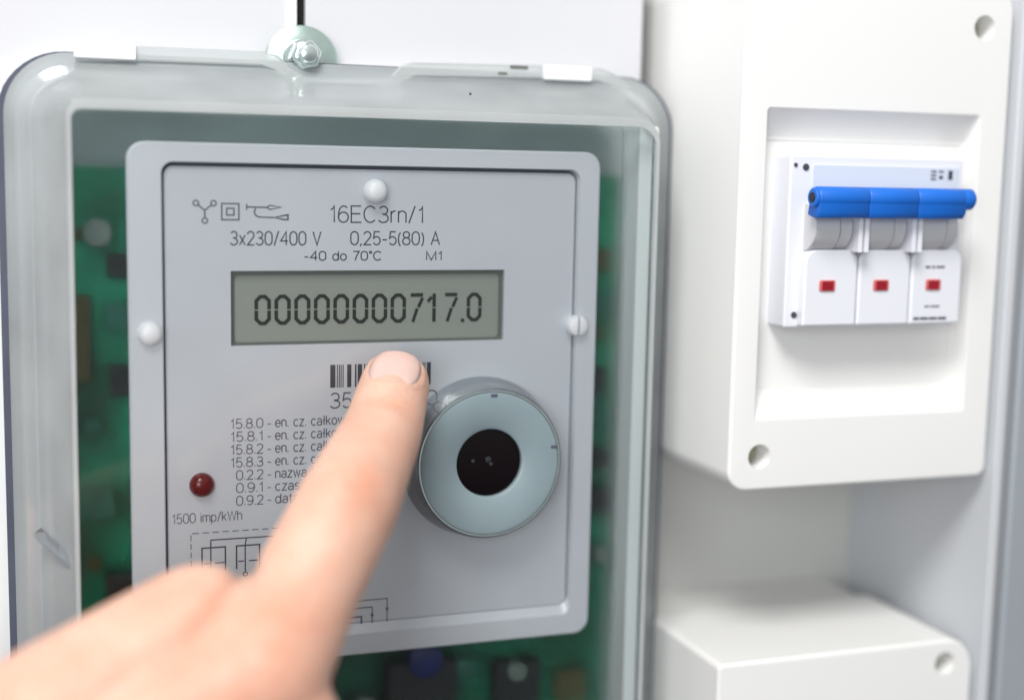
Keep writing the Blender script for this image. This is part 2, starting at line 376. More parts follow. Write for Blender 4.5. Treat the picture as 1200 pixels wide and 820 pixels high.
# ------------------------------------------------------------------ white boxes
def enclosure(name, x0, x1, z0, z1, rad, window, holes, label):
    t = empty(name, ((x0 + x1) / 2, 23, z0), label, 'enclosure')
    i = 1.2
    rb = [q - 0.9 for q in rad]
    rings = [(rr(x0 + 1, x1 - 1, z0 + 1, z1 - 1, rb, 8), 23), (rr(x0, x1, z0, z1, rad, 8), 22.6), (rr(x0, x1, z0, z1, rad, 8), -19.1),
             (rr(x0 + 0.3, x1 - 0.3, z0 + 0.3, z1 - 0.3, [q - 0.3 for q in rad], 8), -19.7), (rr(x0 + 0.9, x1 - 0.9, z0 + 0.9, z1 - 0.9, rb, 8), -20)]
    if window:
        a, b, c, d = window
        rings += [(rr(a, b, c, d, 1.2, 8), -20), (rr(a + 0.3, b - 0.3, c + 0.3, d - 0.3, 1.0, 8), -19.7),
                  (rr(a + 0.6, b - 0.7, c + 5.4, d - 7.0, 0.8, 8), -14.6), (rr(a + 0.9, b - 1.0, c + 5.9, d - 7.4, 0.6, 8), -14.3),
                  (rr(a + 1.3, b - 1.4, c + 6.4, d - 8.0, 0.5, 8), -14.3), (rr(a + 1.4, b - 1.5, c + 6.5, d - 8.2, 0.4, 8), -13.8)]
    lid = link('lid', loft(rings), M['white_box'], t)
    carve(lid, [lathe(hx, hz, [(3.3, -22), (3.3, -19.6), (2.9, -18.5), (2.9, -9)], 32) for hx, hz in holes])
    for hx, hz in holes:
        link('hole_shade_plug', lathe(hx, hz, [(1.2, -13.2), (2.6, -13.6), (2.85, -13.0), (2.85, -9.2)], 32), M['olive'], t)  # added plug, its colour stands for the shading down in the hole
    link('base_box', slab(x0 + i, x1 - i, z0 + i, z1 - i, 23.05, 46.9, [q for q in rad], 0.2), M['white_box'], t)
    return t
enclosure('breaker_enclosure', 171.4, 252.2, -81.2, 53, (5.5, 3.0, 8.5, 4), (178.4, 243.6, -62.6, 17.9), [(180.4, -72.2), (242.9, 40.6)], 'tall white plastic enclosure with a recessed window holding the breaker')
enclosure('lower_enclosure', 170.9, 252.0, -235, -127.7, (3, 3, 9, 1.6), None, [(242.6, -134.6)], 'low white plastic box at bottom right, under the breaker enclosure')

# ------------------------------------------------------------------ three-pole breaker
bk = empty('circuit_breaker', (211, -14, -37), 'white three-pole circuit breaker with a blue bar and red windows', 'circuit breaker')
hs = link('housing', slab(184.6, 237.2, -38.2, 6.0, -22.2, -12.5, 0.8, 0.4), M['breaker'], bk)
link('label_field', slab(191, 235.6, -2.5, 3.6, -22.6, -22.25, 0.4, 0.1), M['brk_grey'], bk)
for k in range(3):
    px = 188.2 + 16.15 * k
    # lower face of one pole with rounded shoulders
    link('pole_face', slab(px, px + 15.7, -37.6, -18.0, -25.4, -22.1, (0.6, 0.6, 3.0, 3.0), 0.5, n=6), M['breaker'], bk)
    iw = link('indicator_window', slab(px + 4.3, px + 9.0, -28.6, -25.7, -25.75, -25.35, 0.5, 0.12), M['redrim'], bk)
    link('red_flag', slab(px + 5.0, px + 8.3, -28.3, -26.0, -26.0, -25.7, 0.3, 0.08), M['red'], iw)
    # barrel the lever turns on: a horizontal drum
    bm = bmesh.new()
    def drum(x0, x1, cy, cz, r, bm, n=32, ch=0.25):
        rings = []
        for xx, q in ((x0, r - ch), (x0 + ch, r), (x1 - ch, r), (x1, r - ch)):
            rings.append([bm.verts.new((xx, cy + q * math.cos(2 * math.pi * j / n), cz + q * math.sin(2 * math.pi * j / n))) for j in range(n)])
        for a, b in zip(rings, rings[1:]):
            for j in range(n): bm.faces.new((a[j], a[(j + 1) % n], b[(j + 1) % n], b[j]))
        bm.faces.new(rings[0]); bm.faces.new(rings[-1]); return bm
    link('lever_drum', drum(px + 1.0, px + 8.4, -21.6, -12.2, 6.3, bm), M['lever'], bk)
    link('lever_drum', drum(px + 8.9, px + 12.2, -21.6, -12.2, 5.9, bmesh.new()), M['lever'], bk)
    if k < 2:
        link('divider', slab(px + 13.0, px + 14.2, -18.5, -8.6, -29.2, -22.2, 0.3, 0.15), M['breaker'], bk)
        link('divider', slab(px + 14.9, px + 16.1, -18.5, -8.6, -29.2, -22.2, 0.3, 0.15), M['breaker'], bk)
# blue bar: one tube through three toggles with a skirt on each
def handle(x0, x1, last, first):
    n = 28; bm = bmesh.new(); rings = []
    cy, cz, r = -30.6, -4.6, 2.75
    prof = []
    for j in range(n):
        t = math.radians(-30 + 250 * j / (n - 1)); prof.append((cy + r * -math.sin(t - math.pi / 2) * 1.0, cz + r * math.cos(t - math.pi / 2)))
    prof = [(cy + r * math.cos(math.radians(a)), cz + r * math.sin(math.radians(a))) for a in range(-20, 215, 9)]
    prof += [(cy - r * 0.92, cz - 3.6), (cy - r * 0.6, cz - 4.9), (cy + 0.6, cz - 5.1), (cy + 3.4, cz - 4.4)]
    for xx, sc in ((x0, 0.9), (x0 + 0.35, 1), (x1 - 0.35, 1), (x1, 0.9)):
        rings.append([bm.verts.new((xx, cy + (p - cy) * sc, cz + (q - cz) * sc)) for p, q in prof])
    m = len(prof)
    for a, b in zip(rings, rings[1:]):
        for j in range(m): bm.faces.new((a[j], a[(j + 1) % m], b[(j + 1) % m], b[j]))
    bm.faces.new(rings[0]); bm.faces.new(rings[-1])
    if last: drum(x1 - 1, x1 + 3.2, cy, cz, r, bm, 24, 0.6)
    return bm
for k in range(3):
    px = 186.9 + 14.6 * k
    link('toggle', handle(px, px + 14.45, k == 2, k == 0), M['blue'], bk, sharp=50)
e0 = bmesh.new()
drum(186.1, 187.2, -30.6, -4.6, 2.5, e0, 24, 0.4)
link('bar_end', e0, M['blue'], bk)
e0 = bmesh.new(); drum(185.9, 186.4, -30.6, -4.6, 1.3, e0, 20, 0.1)
link('bar_hole', e0, M['black'], bk)
def marks(segs, y, mat):                      # small out-of-focus print: plain dashes and blocks
    b = bmesh.new()
    for xa, xb, z, t in segs: stroke([(xa, z), (xb, z)], t, y, bm=b)
    return link('printed_marks', b, mat, bk)
marks([(226.6, 228.3, 2.5, 0.45), (226.6, 228.3, 1.5, 0.45), (226.6, 228.3, 0.5, 0.45), (229.0, 230.6, 2.5, 0.45), (229.2, 230.4, 1.0, 0.9), (232.1, 233.4, 1.6, 2.4)], -22.7, M['ink'])
for x, z, wd in ((186.0, 3.4, 0.7), (189.0, 2.9, 1.2), (187.4, -34.9, 1.1), (213.9, -22.9, 0.6), (214.1, -24.0, 0.35)):
    link('terminal_mark', lathe(x, z, [(wd * 0.7, -22.5), (wd * 0.8, -22.1)], 16), M['ink'], bk)
marks([(224.6, 226.2, -22.5, 0.6), (226.6, 227.6, -22.5, 0.6), (228.0, 230.6, -22.5, 0.6), (224.9, 226.4, -32.9, 0.5), (226.8, 229.6, -32.9, 0.5)], -25.46, M['ink2'])
marks([(221.6, 223.4, -36.1, 0.7), (223.7, 226.2, -36.1, 0.7), (226.5, 229.0, -36.1, 0.7), (229.3, 232.0, -36.1, 0.7)], -25.46, M['ink'])

# ------------------------------------------------------------------ bolt and washer above the meter
bt = empty('hanger_bolt', (69.2, 28.9, 27), 'zinc hex bolt with round washer above the meter, at the black gap', 'bolt')
wz = 26.6
link('washer', lathe(68.9, wz, [(4.0, 24.2), (8.9, 25.0), (9.6, 25.5), (9.6, 26.6), (9.0, 27.0)], 64), M['zinc'], bt)
link('lock_washer', lathe(68.7, wz + 0.8, [(3.6, 21.6), (5.0, 21.8), (5.2, 22.6), (5.2, 24.4)], 48), M['zinc2'], bt)
hb = bmesh.new()
hexo = lambda r, y, a=12: ([(68.4 + r * math.cos(math.radians(a + 60 * k)), wz + 1.6 + r * math.sin(math.radians(a + 60 * k))) for k in range(6)], y)
loft([hexo(3.2, 15.6), hexo(3.9, 16.2), hexo(3.9, 20.9), hexo(3.6, 21.7)], bm=hb)
link('hex_head', hb, M['zinc2'], bt, sharp=50)
link('bolt_end', lathe(68.4, wz + 1.6, [(0.6, 12.6), (1.9, 13.0), (2.5, 13.9), (2.5, 15.7)], 32), M['zinc2'], bt)
link('bracket_tab', slab(72.2, 77.6, 22.4, 25.2, 19.5, 24.6, 0.8, 0.4), M['zinc2'], bt)

# ------------------------------------------------------------------ the meter
mt = empty('electricity_meter', (82, 29.5, -185), 'grey digital electricity meter under a clear cover, reading 00000000717.0', 'electricity meter')
ZB = -185
link('base', slab(-8.0, 166.0, ZB, 25.0, 21.8, 29.0, (6, 6, 14, 20), 0.6, n=8), M['base'], mt)
def ringshape(o, i, y0, y1, bm=None):
    """closed frame between outline o and outline i"""
    bm = bm or bmesh.new(); n = len(o)
    A = [[bm.verts.new((x, y, z)) for x, z in q] for q, y in ((o, y0), (i, y0), (i, y1), (o, y1))]
    for a, b in zip(A, A[1:] + A[:1]):
        for k in range(n): bm.faces.new((a[k], a[(k + 1) % n], b[(k + 1) % n], b[k]))
    return bm
link('dark_gap', ringshape(rr(-4.9, 171.4, ZB - 2, 26.5, (6, 6, 15, 16), 10), rr(-1.0, 165.0, ZB + 1, 22.6, (5, 5, 13, 13), 10), 19.6, 21.75), M['dark_gap'], mt)  # dark ring standing for the shadow gap between cover and base
link('inner_tray', slab(10.6, 151.2, -172, 13.6, 17.0, 21.7, 3, 0.5), M['tray'], mt)
link('side_wall', slab(153.0, 158.4, -172, 12.6, 0.5, 21.7, 0.8, 0.3), M['base'], mt)
# circuit board with its parts
pb = link('circuit_board', slab(9.9, 154.4, -166, -0.4, 14.6, 16.4, 0.8, 0.2), M['pcb'], mt)
def comp(name, x0, x1, z0, z1, y0, m, r=0.5): return link(name, slab(x0, x1, z0, z1, y0, 14.55, r, 0.35), M[m], pb)
def can(name, x, z, r, y0, m): return link(name, lathe(x, z, [(r * 0.8, y0), (r, y0 + 0.5), (r, 14.55)], 28), M[m], pb)
can('capacitor', 17.2, -16.2, 3.4, 9.5, 'solder'); comp('resistor', 11, 13.6, -18, -15, 13.2, 'brown')
comp('relay', 10.6, 15.2, -52, -31, 10.5, 'brown'); comp('chip', 19.2, 26, -27, -21, 12.5, 'ic')
comp('chip', 18.6, 26, -40, -33, 12.0, 'teal'); comp('chip', 19.5, 27, -56, -48, 12.0, 'ic')
can('capacitor', 15.5, -63, 2.0, 12.5, 'teal'); comp('relay', 12.4, 20, -86, -78, 11.5, 'teal')
comp('transformer', 17.5, 34, -122, -99, 6, 'ic'); can('capacitor', 15.0, -97, 1.8, 11, 'brown')
comp('transformer', 40, 74, -146, -124, 5, 'ic'); can('capacitor', 68.5, -131, 5.0, 5.5, 'bluecap'); can('capacitor', 82, -141, 4.2, 6.5, 'solder')
comp('relay', 88, 107, -150, -128.5, 6.5, 'ic'); can('capacitor', 98, -128.0, 4.6, 4.5, 'bluecap'); can('capacitor', 110, -133, 3.6, 8.5, 'teal')
comp('relay', 118, 131, -152, -131.5, 7, 'ic'); can('capacitor', 124, -134, 2.8, 5.5, 'solder'); comp('chip', 137, 146, -146, -137, 10, 'brown')
comp('terminal_block', 20, 150, -171, -155, 2, 'ic')
comp('chip', 143.5, 151.0, -26, -20, 12.2, 'brown'); comp('chip', 144, 152, -38, -31.5, 12.2, 'teal'); comp('resistor', 145, 150, -45, -41, 12.6, 'brown')
comp('chip', 143, 150.5, -60, -52, 12, 'ic'); can('capacitor', 148.5, -66, 3.0, 10, 'teal'); can('capacitor', 148, -77, 3.0, 9, 'ic'); comp('chip', 144, 152, -93, -86, 11, 'ic')
can('capacitor', 149.0, -104, 2.6, 8, 'solder')
for k in range(16):
    zz = -6 - k * 7.3; xx = (12.0 if k % 2 else 152.4) + random.uniform(-0.8, 0.8)
    comp('solder_pad', xx - 0.5, xx + 0.6, zz - 0.5, zz + 0.5, 14.2, 'solder', 0.2)

M['film'] = film_material()
link('blur_film', ringshape(rr(10.7, 149.5, -172, 13.4, 3, 8), rr(25.1, 139.3, -120.1, 3.7, 3, 8), 3.4, 3.8), M['film'], mt)  # added sheet that scatters light to blur the board behind it

# face: raised frame, recessed plate
fo = (23.2, 141.2, -122.0, 5.6)
fi = (31.0, 135.5, -114.1, 1.0)
link('spacer_wall', ringshape(rr(25, 139.4, -120.2, 3.8, 3, 8), rr(27, 137.4, -118.2, 1.8, 2.5, 8), 0.6, 14.5), M['face'], mt)
link('face_frame', loft([(rr(*fo, 4.2, 8), 2.6), (rr(*fo, 4.2, 8), -1.0), (rr(fo[0] + 0.5, fo[1] - 0.5, fo[2] + 0.5, fo[3] - 0.5, 3.8, 8), -1.5),
                         (rr(fi[0] - 0.2, fi[1] + 0.2, fi[2] - 2.3, fi[3] + 0.1, 2.9, 8), -1.5), (rr(fi[0] + 0.2, fi[1] - 0.1, fi[2], fi[3] - 0.1, 2.6, 8), 0.1),
                         (rr(fi[0] + 0.2, fi[1] - 0.1, fi[2], fi[3] - 0.1, 2.6, 8), 2.6)], False, False), M['face'], mt, sharp=8)
lc = (46.9, 115.95, -42.5, -24.5)
pi = (fi[0] + 0.62, fi[1] - 0.5, fi[2] + 0.03, fi[3] - 0.95)
pl = link('face_plate', loft([(rr(*pi, 2.2, 8), 2.2), (rr(*pi, 2.2, 8), 0.35), (rr(pi[0] + 0.5, pi[1] - 0.35, pi[2] + 0.3, pi[3] - 0.6, 1.9, 8), 0),
                              (rr(*lc, 0.25, 8), 0), (rr(*lc, 0.25, 8), 2.2)], False, False), M['plate'], mt, sharp=8)
link('groove_floor', ringshape(rr(fi[0], fi[1], fi[2], fi[3], 2.6, 8), rr(fi[0] + 2, fi[1] - 2, fi[2] + 2, fi[3] - 2, 2, 8), 2.25, 2.5), M['dark_gap'], mt)
# display
sc_ = link('display', slab(46.5, 116.4, -42.9, -24.1, 1.7, 2.4, 0.3, 0.05), M['lcd'], mt)
link('display_edge_shade', ringshape(rr(46.6, 116.3, -42.8, -24.2, 0.2, 3), rr(47.8, 115.0, -41.9, -25.6, 1.0, 3), 1.2, 1.66), M['lcdedge'], sc_)  # dark ring painting the shadow at the edges of the recessed display
def digit(ch, x, wd=3.95, z0=-37.75, h=7.35):
    t = 0.86; y = 1.55; bm = bmesh.new(); L, R = x + t / 2, x + wd - t / 2; B, T = z0 + t / 2, z0 + h - t / 2; mid = (B + T) / 2; c = 1.0; g = 0.16
    if ch == '0':
        stroke([(L, mid + g), (L, T - c), (L + c, T), (R - c, T), (R, T - c), (R, mid + g)], t, y, bm=bm)
        stroke([(L, mid - g), (L, B + c), (L + c, B), (R - c, B), (R, B + c), (R, mid - g)], t, y, bm=bm)
    elif ch == '7':
        stroke([(L, T), (R + 0.1, T)], t, y, bm=bm); stroke([(R, T - 0.75), (x + wd * 0.62, mid + g)], t * 0.9, y, bm=bm)
        stroke([(x + wd * 0.54, mid - g), (x + wd * 0.26, B - 0.3)], t * 0.9, y, bm=bm)
    elif ch == '1':
        stroke([(x + wd * 0.62, T + 0.3), (x + wd * 0.62, mid + g)], t, y, bm=bm); stroke([(x + wd * 0.62, mid - g), (x + wd * 0.62, B - 0.3)], t, y, bm=bm)
        stroke([(x + wd * 0.20, T - 1.7), (x + wd * 0.47, T - 0.55)], t * 0.9, y, bm=bm)
    elif ch == '.':
        stroke([(x, B - 0.1), (x + 0.85, B - 0.1)], 0.9, y, bm=bm)
    return link('digit', bm, M['seg'], sc_)
for k in range(8): digit('0', 52.75 + 4.83 * k)
for ch, x in (('7', 91.3), ('1', 95.4), ('7', 100.3), ('.', 105.0), ('0', 106.5)): digit(ch, x)

# print on the plate
Yp = -0.035
text('16EC3rn/1', 70.7, 94.4, -12.75, 3.95, Yp, M['ink'], pl, wt=0.085)
text('3x230/400 V', 46.9, 68.6, -18.3, 3.2, Yp, M['ink'], pl)
text('0,25-5(80) A', 76.0, 98.6, -18.2, 3.2, Yp, M['ink'], pl)
text('-40 do 70°C', 64.6, 83.7, -22.0, 2.15, Yp, M['ink'], pl, wt=0.14)
text('M1', 95.3, 99.3, -22.0, 2.1, Yp, M['ink'], pl, wt=0.14)
text('35', 71.1, 76.4, -58.5, 3.7, Yp, M['ink2'], pl)
text('0', 95.6, 98.4, -58.6, 3.7, Yp, M['ink2'], pl)
rows = [('15.8.0', 'en. cz. całkow.'), ('15.8.1', 'en. cz. całkow.'), ('15.8.2', 'en. cz. całkow.'), ('15.8.3', 'en. cz. całkow.'), ('0.2.2', 'nazwa t'), ('0.9.1', 'czas'), ('0.9.2', 'data')]
wid = [17.6, 17.6, 17.6, 17.6, 9.6, 5.9, 5.7]
for k, (a, b) in enumerate(rows):
    z = -62.6 - 3.17 * k
    text(a, 46.6 if k < 4 else 48.0, 54.4, z, 2.3, Yp, M['ink2'], pl, wt=0.11)
    text('-', 55.5, 56.4, z, 2.2, Yp, M['ink2'], pl)
    text(b, 57.5, 57.5 + wid[k], z, 2.3, Yp, M['ink2'], pl, wt=0.12)
text('1500 imp/kWh', 32.6, 49.2, -85.2, 2.3, Yp, M['ink2'], pl)
# symbols: star connection, double insulation, current transformers
b = bmesh.new()
for cx, cz in ((38.9, -8.5), (43.0, -8.5), (40.95, -12.6)): stroke(circ(cx, cz, 0.62), 0.34, Yp, True, bm=b)
stroke([(39.45, -8.95), (40.95, -10.2), (42.45, -8.95)], 0.36, Yp, bm=b); stroke([(40.95, -10.4), (40.95, -11.9)], 0.36, Yp, bm=b)
link('printed_symbol', b, M['ink2'], pl)
b = stroke([(44.9, -12.35), (48.9, -12.35), (48.9, -8.55), (44.9, -8.55)], 0.36, Yp, True)
stroke([(46.05, -11.25), (47.75, -11.25), (47.75, -9.65), (46.05, -9.65)], 0.36, Yp, True, bm=b)
link('printed_symbol', b, M['ink2'], pl)
b = stroke([(50.7, -9.3), (55.6, -9.35)], 0.36, Yp); stroke([(50.75, -8.6), (50.75, -10.0)], 0.3, Yp, bm=b)
stroke([(55.6, -9.35), (56.2, -8.85), (59.0, -9.3), (56.2, -9.85)], 0.32, Yp, True, bm=b)
stroke([(52.9, -9.6), (52.5, -10.4), (52.8, -11.2), (53.6, -11.65), (57.2, -11.75)], 0.34, Yp, bm=b)
stroke([(57.4, -11.75), (59.8, -11.2), (60.6, -11.1), (60.6, -12.2), (59.6, -12.2)], 0.42, Yp, True, bm=b)
link('printed_symbol', b, M['ink2'], pl)
# barcode
b = bmesh.new(); x = 71.0; ws = [1.3, 0.25, 0.25, 0.25, 0.25, 1.05, 0.4, 1.1, 0.3, 0.5]; gs = [0.35, 0.25, 0.2, 0.25, 0.9, 0.9, 0.3, 0.5, 0.4, 0.3]; k = 0
while x < 97.6:
    wd = ws[k % 10]; stroke([(x + wd / 2, -53.4), (x + wd / 2, -47.7)], wd, Yp, bm=b); x += wd + gs[(k * 7) % 10 if k > 9 else k]; k += 1
link('barcode', b, M['ink'], pl)
# wiring diagram
b = bmesh.new()
Z0 = -87.9
for k in range(20): stroke([(37.3 + k * 2.4, Z0), (38.9 + k * 2.4, Z0)], 0.22, Yp, bm=b)
for k in range(13): stroke([(37.0, Z0 - 0.4 - k * 2.1), (37.0, Z0 - 1.8 - k * 2.1)], 0.22, Yp, bm=b)
link('wiring_diagram', b, M['ink2'], pl)
b = stroke([(41.6, -89.8), (73, -89.9)], 0.3, Yp)
for k in range(4):
    x = 39.6 + 8.3 * k
    stroke([(x, -97.5), (x, -91.7), (x + 5.6, -91.7), (x + 5.6, -97.5)], 0.36, Yp, bm=b)
    stroke([(x + 2.1 + (0.3 if k else 0), -90.0), (x + 2.1, -91.5)], 0.3, Yp, bm=b); stroke([(x + 2.1, -91.9), (x + 2.1, -98.2)], 0.3, Yp, bm=b)
    stroke([(x + 0.4, -95.6), (x + 1.8, -95.6)], 0.3, Yp, bm=b); stroke([(x + 3.0, -95.6), (x + 5.3, -95.6)], 0.3, Yp, bm=b)
    stroke(circ(x + 2.1, -98.9, 0.5, 12), 0.3, Yp, True, bm=b)
link('wiring_diagram', b, M['ink'], pl)
b = stroke([(41, -108.2), (85.9, -108.2), (85.9, -114.6)], 0.26, Yp)
stroke([(41, -110.1), (82.0, -110.1), (82.0, -114.6)], 0.3, Yp, bm=b); stroke([(45, -112.4), (79.2, -112.4), (79.2, -114.4)], 0.42, Yp, bm=b)
for x, z in ((85.9, -110.9), (82.0, -112.2)): stroke([(x - 0.34, z + 0.02), (x + 0.34, z - 0.02)], 0.7, Yp - 0.035, bm=b)
link('wiring_diagram', b, M['ink2'], pl)

# pins
def pin(x, z, r=2.95, split=False):
    if not split:
        return link('retaining_pin', lathe(x, z, [(0.4, -4.0), (r * 0.55, -3.8), (r * 0.85, -3.1), (r, -2.0), (r * 0.97, -0.9), (r * 0.6, -0.4), (r * 0.55, 1.5)], 40), M['pin'], mt)
    b = bmesh.new()
    for sgn in (-1, 1):
        def half(q, g):
            ps = []
            for k in range(17):
                a = math.radians(-90 + 180 * k / 16); ps.append((x + sgn * (g + (q - g) * math.cos(a)), z + q * math.sin(a) * 0.98))
            return ps
        loft([(half(r * 0.5, 0.4), -3.9), (half(r * 0.85, 0.28), -3.4), (half(r, 0.2), -2.2), (half(r * 0.9, 0.2), -0.9), (half(r * 0.8, 0.2), 1.0)], bm=b)
    return link('retaining_pin', b, M['pin'], mt)
pin(81.7, -5.0); pin(27.9, -38.9); pin(135.4, -38.9, 2.9, True)
# status lamp
link('led_lens', lathe(39.7, -76.0, [(0.3, -2.6), (1.3, -2.45), (2.2, -1.9), (2.8, -1.0), (3.0, -0.05), (3.0, 0.3)], 40), M['led'], mt)

# cover
F_ = (9.6, 156.2, ZB + 8, 15.0)
B_ = (-3.2, 170.0, ZB - 4, 26.2)
cv = link('cover', loft([(rr(F_[0] + 1.6, F_[1] - 1.6, F_[2] + 1.6, F_[3] - 1.6, 3.0, 10), -3.4), (rr(F_[0] + 1.6, F_[1] - 1.6, F_[2] + 1.6, F_[3] - 1.6, 3.0, 10), -5.0),
                 (rr(F_[0] + 0.7, F_[1] - 0.6, F_[2] + 0.6, F_[3] - 0.6, (4, 4, 6.5, 4), 10), -5.0), (rr(*F_, (4, 4, 7, 4), 10), -4.4),
                 (rr(F_[0] - 3, F_[1] + 2.2, F_[2] - 2, F_[3] + 2.6, (5, 5, 9, 8), 10), 2.0), (rr(F_[0] - 9, F_[1] + 8.5, F_[2] - 4, F_[3] + 8.0, (6, 6, 12, 13), 10), 15.0),
                 (rr(*B_, (8, 8, 15, 15), 10), 18.2), (rr(*B_, (8, 8, 15, 15), 10), 19.5), (rr(B_[0] + 3, B_[1] - 3, B_[2] + 3, B_[3] - 3, (6, 6, 12, 12), 10), 19.5),
                 (rr(F_[0] - 7.2, F_[1] + 6.8, F_[2] - 2.4, F_[3] + 6.4, (5, 5, 11, 11), 10), 15.0), (rr(F_[0] - 1.4, F_[1] + 0.8, F_[2] + 0.5, F_[3] + 1.0, (3.5, 3.5, 7, 6), 10), 2.0),
                 (rr(F_[0] + 1.6, F_[1] - 1.6, F_[2] + 1.6, F_[3] - 1.6, 3.0, 10), -3.4)], False, False), M['milky'], mt)
link('window_pane', slab(F_[0] + 1.62, F_[1] - 1.62, F_[2] + 1.62, F_[3] - 1.62, -5.0, -3.5, 2.9, 0.15, n=10), M['pane'], cv)
# raised lip along the top with a dip under the bolt
top = [(13, 25.2), (14.5, 27.4), (28.5, 28.3), (57.0, 28.5), (61.0, 27.6), (64.0, 25.0), (67.5, 22.9), (72, 22.3), (86, 22.4), (90, 23.8), (92.6, 26.4), (95.5, 27.5), (130.6, 28.3), (148, 28.2), (152, 26.8), (157, 23.6)]
bot = [(13, 23.5), (14.5, 24.0), (28.5, 24.8), (57.0, 25.0), (60.2, 24.0), (63.2, 21.8), (66.8, 19.8), (72, 19.2), (87, 19.4), (91.0, 20.6), (93.9, 23.0), (96.4, 24.0), (130.6, 24.8), (147, 24.7), (150.5, 23.7), (155, 21.4)]
b = bmesh.new(); A = []
for y, ins in ((15.6, 0.35), (16.0, 0), (19.2, 0), (19.5, 0.3)):
    A.append([b.verts.new((x, y, z - ins)) for x, z in top] + [b.verts.new((x, y, z + ins)) for x, z in reversed(bot)])
n = len(A[0])
for p, q in zip(A, A[1:]):
    for k in range(n): b.faces.new((p[k], p[(k + 1) % n], q[(k + 1) % n], q[k]))
for side in (A[0], A[-1]):
    m = len(top)
    for k in range(m - 1): b.faces.new((side[k], side[k + 1], side[n - 2 - k], side[n - 1 - k]))
link('rim_highlight', ringshape(rr(F_[0] + 0.5, F_[1] - 0.4, F_[2] + 0.5, F_[3] - 0.4, (4, 4, 6.6, 4), 10), rr(F_[0] + 1.5, F_[1] - 1.2, F_[2] + 1.5, F_[3] - 2.7, (3, 3, 5.8, 2.4), 10), -5.6, -5.02), M['lip'], cv)  # milky ring added as the bright highlight along the cover's front edge
link('cover_lip', b, M['lip'], cv)
link('snap_tab', slab(12.9, 27.0, 24.9, 28.6, 14.6, 19.4, 0.4, 0.2), M['pin'], cv)
link('snap_tab', slab(131.2, 144.8, 24.6, 28.3, 14.6, 19.4, 0.4, 0.2), M['pin'], cv)
link('vent_slot', slab(121.8, 126.8, 27.0, 27.9, 15.3, 15.58, 0.3, 0.05), M['lcdedge'], cv)
link('vent_slot', slab(118.6, 121.0, 25.4, 26.0, 15.3, 15.58, 0.2, 0.05), M['lcdedge'], cv)
# moulded catch on the left wall
b = bmesh.new()
cp = [(1.0, 4.5, -86.8), (2.4, 4.0, -85.4), (9.0, -3.0, -90.6), (9.6, -3.8, -93.2), (8.8, -3.0, -93.6), (2.0, 4.2, -88.4)]
vs = [b.verts.new(p) for p in cp]; ws_ = [b.verts.new((p[0] + 0.4, p[1] + 1.8, p[2])) for p in cp]
b.faces.new(vs); b.faces.new(ws_)
for k in range(6): b.faces.new((vs[k], vs[(k + 1) % 6], ws_[(k + 1) % 6], ws_[k]))
link('cover_catch', b, M['skirt'], cv)

link('vent_slot', lathe(106.6, 19.3, [(0.25, 1.3), (0.35, 1.6)], 12), M['dark_gap'], cv)

# optical port
PX, PZ = 110.0, -72.6
pt = link('optical_port', lathe(PX, PZ, [(8.6, -7.3), (8.7, -8.3), (9.3, -8.7), (17.2, -9.3), (18.1, -9.1), (18.5, -8.4), (18.5, -7.4), (15.5, -6.8), (14.6, -6.0), (14.6, 0.2)], 96, False, True), M['ring'], mt)
link('port_skirt', lathe(PX, PZ, [(18.75, -8.6), (19.1, -8.9), (19.35, -8.4), (20.2, -3.0), (20.9, -0.2), (20.4, -0.05), (18.75, -0.1), (18.75, -8.6)], 96, False, False), M['skirt'], pt)
link('port_edge', ringshape(circ(PX, PZ, 18.72, 96), circ(PX, PZ, 18.3, 96), -9.25, -8.5), M['zinc2'], pt)
link('port_lens', lathe(PX, PZ, [(0.5, -7.9), (6.0, -7.8), (8.4, -7.4), (8.55, -6.9), (8.55, -5)], 64), M['core'], pt)
for x, z, r in ((-4.2, 0.6, 0.5), (-0.2, 0.8, 0.8), (0.6, -0.4, 0.5)):
    link('photodiode', lathe(PX + x, PZ + z, [(r * 0.3, -8.15), (r, -8.0), (r, -7.6)], 16), M['ic'], pt)
for a in (88, 12):
    x, z = PX + 17.4 * math.cos(math.radians(a)), PZ + 17.4 * math.sin(math.radians(a))
    link('key_notch', slab(x - 0.9, x + 0.9, z - 0.45, z + 0.35, -9.42, -9.0, 0.25, 0.1), M['dark_gap'], pt)

# ------------------------------------------------------------------ the pointing hand
J = dict(tip=(83.9, -13.6, -51.0), dip=(77.2, -27.3, -60.1), pip=(64.3, -49.8, -70.5), mid=(52.9, -60.6, -85.0), mcp=(41.7, -73.4, -98.2),
         tmcp=(31.5, -60.5, -93.0), tcmc=(3.2, -67.1, -106.5), wrist=(-14.9, -73.1, -122.0), arm=(-76, -66.3, -138), arm2=(-150, -60, -155),
         tip1=(45.7, -43.0, -116.4), tip2=(55.1, -37.5, -129.6),
         mmcp=(53.7, -78, -127), mpip=(69.5, -55.2, -146), mdip=(61.8, -37.9, -157), mtip=(52, -42, -150),
         rmcp=(49.8, -87.7, -140), rpip=(65.4, -64.7, -164), rdip=(57, -48, -172), rtip=(48, -53, -165),
         lmcp=(40, -90, -156), lpip=(53, -70, -176), ldip=(46, -57, -182), ltip=(38, -60, -175))
J = {k: Vector(v) for k, v in J.items()}
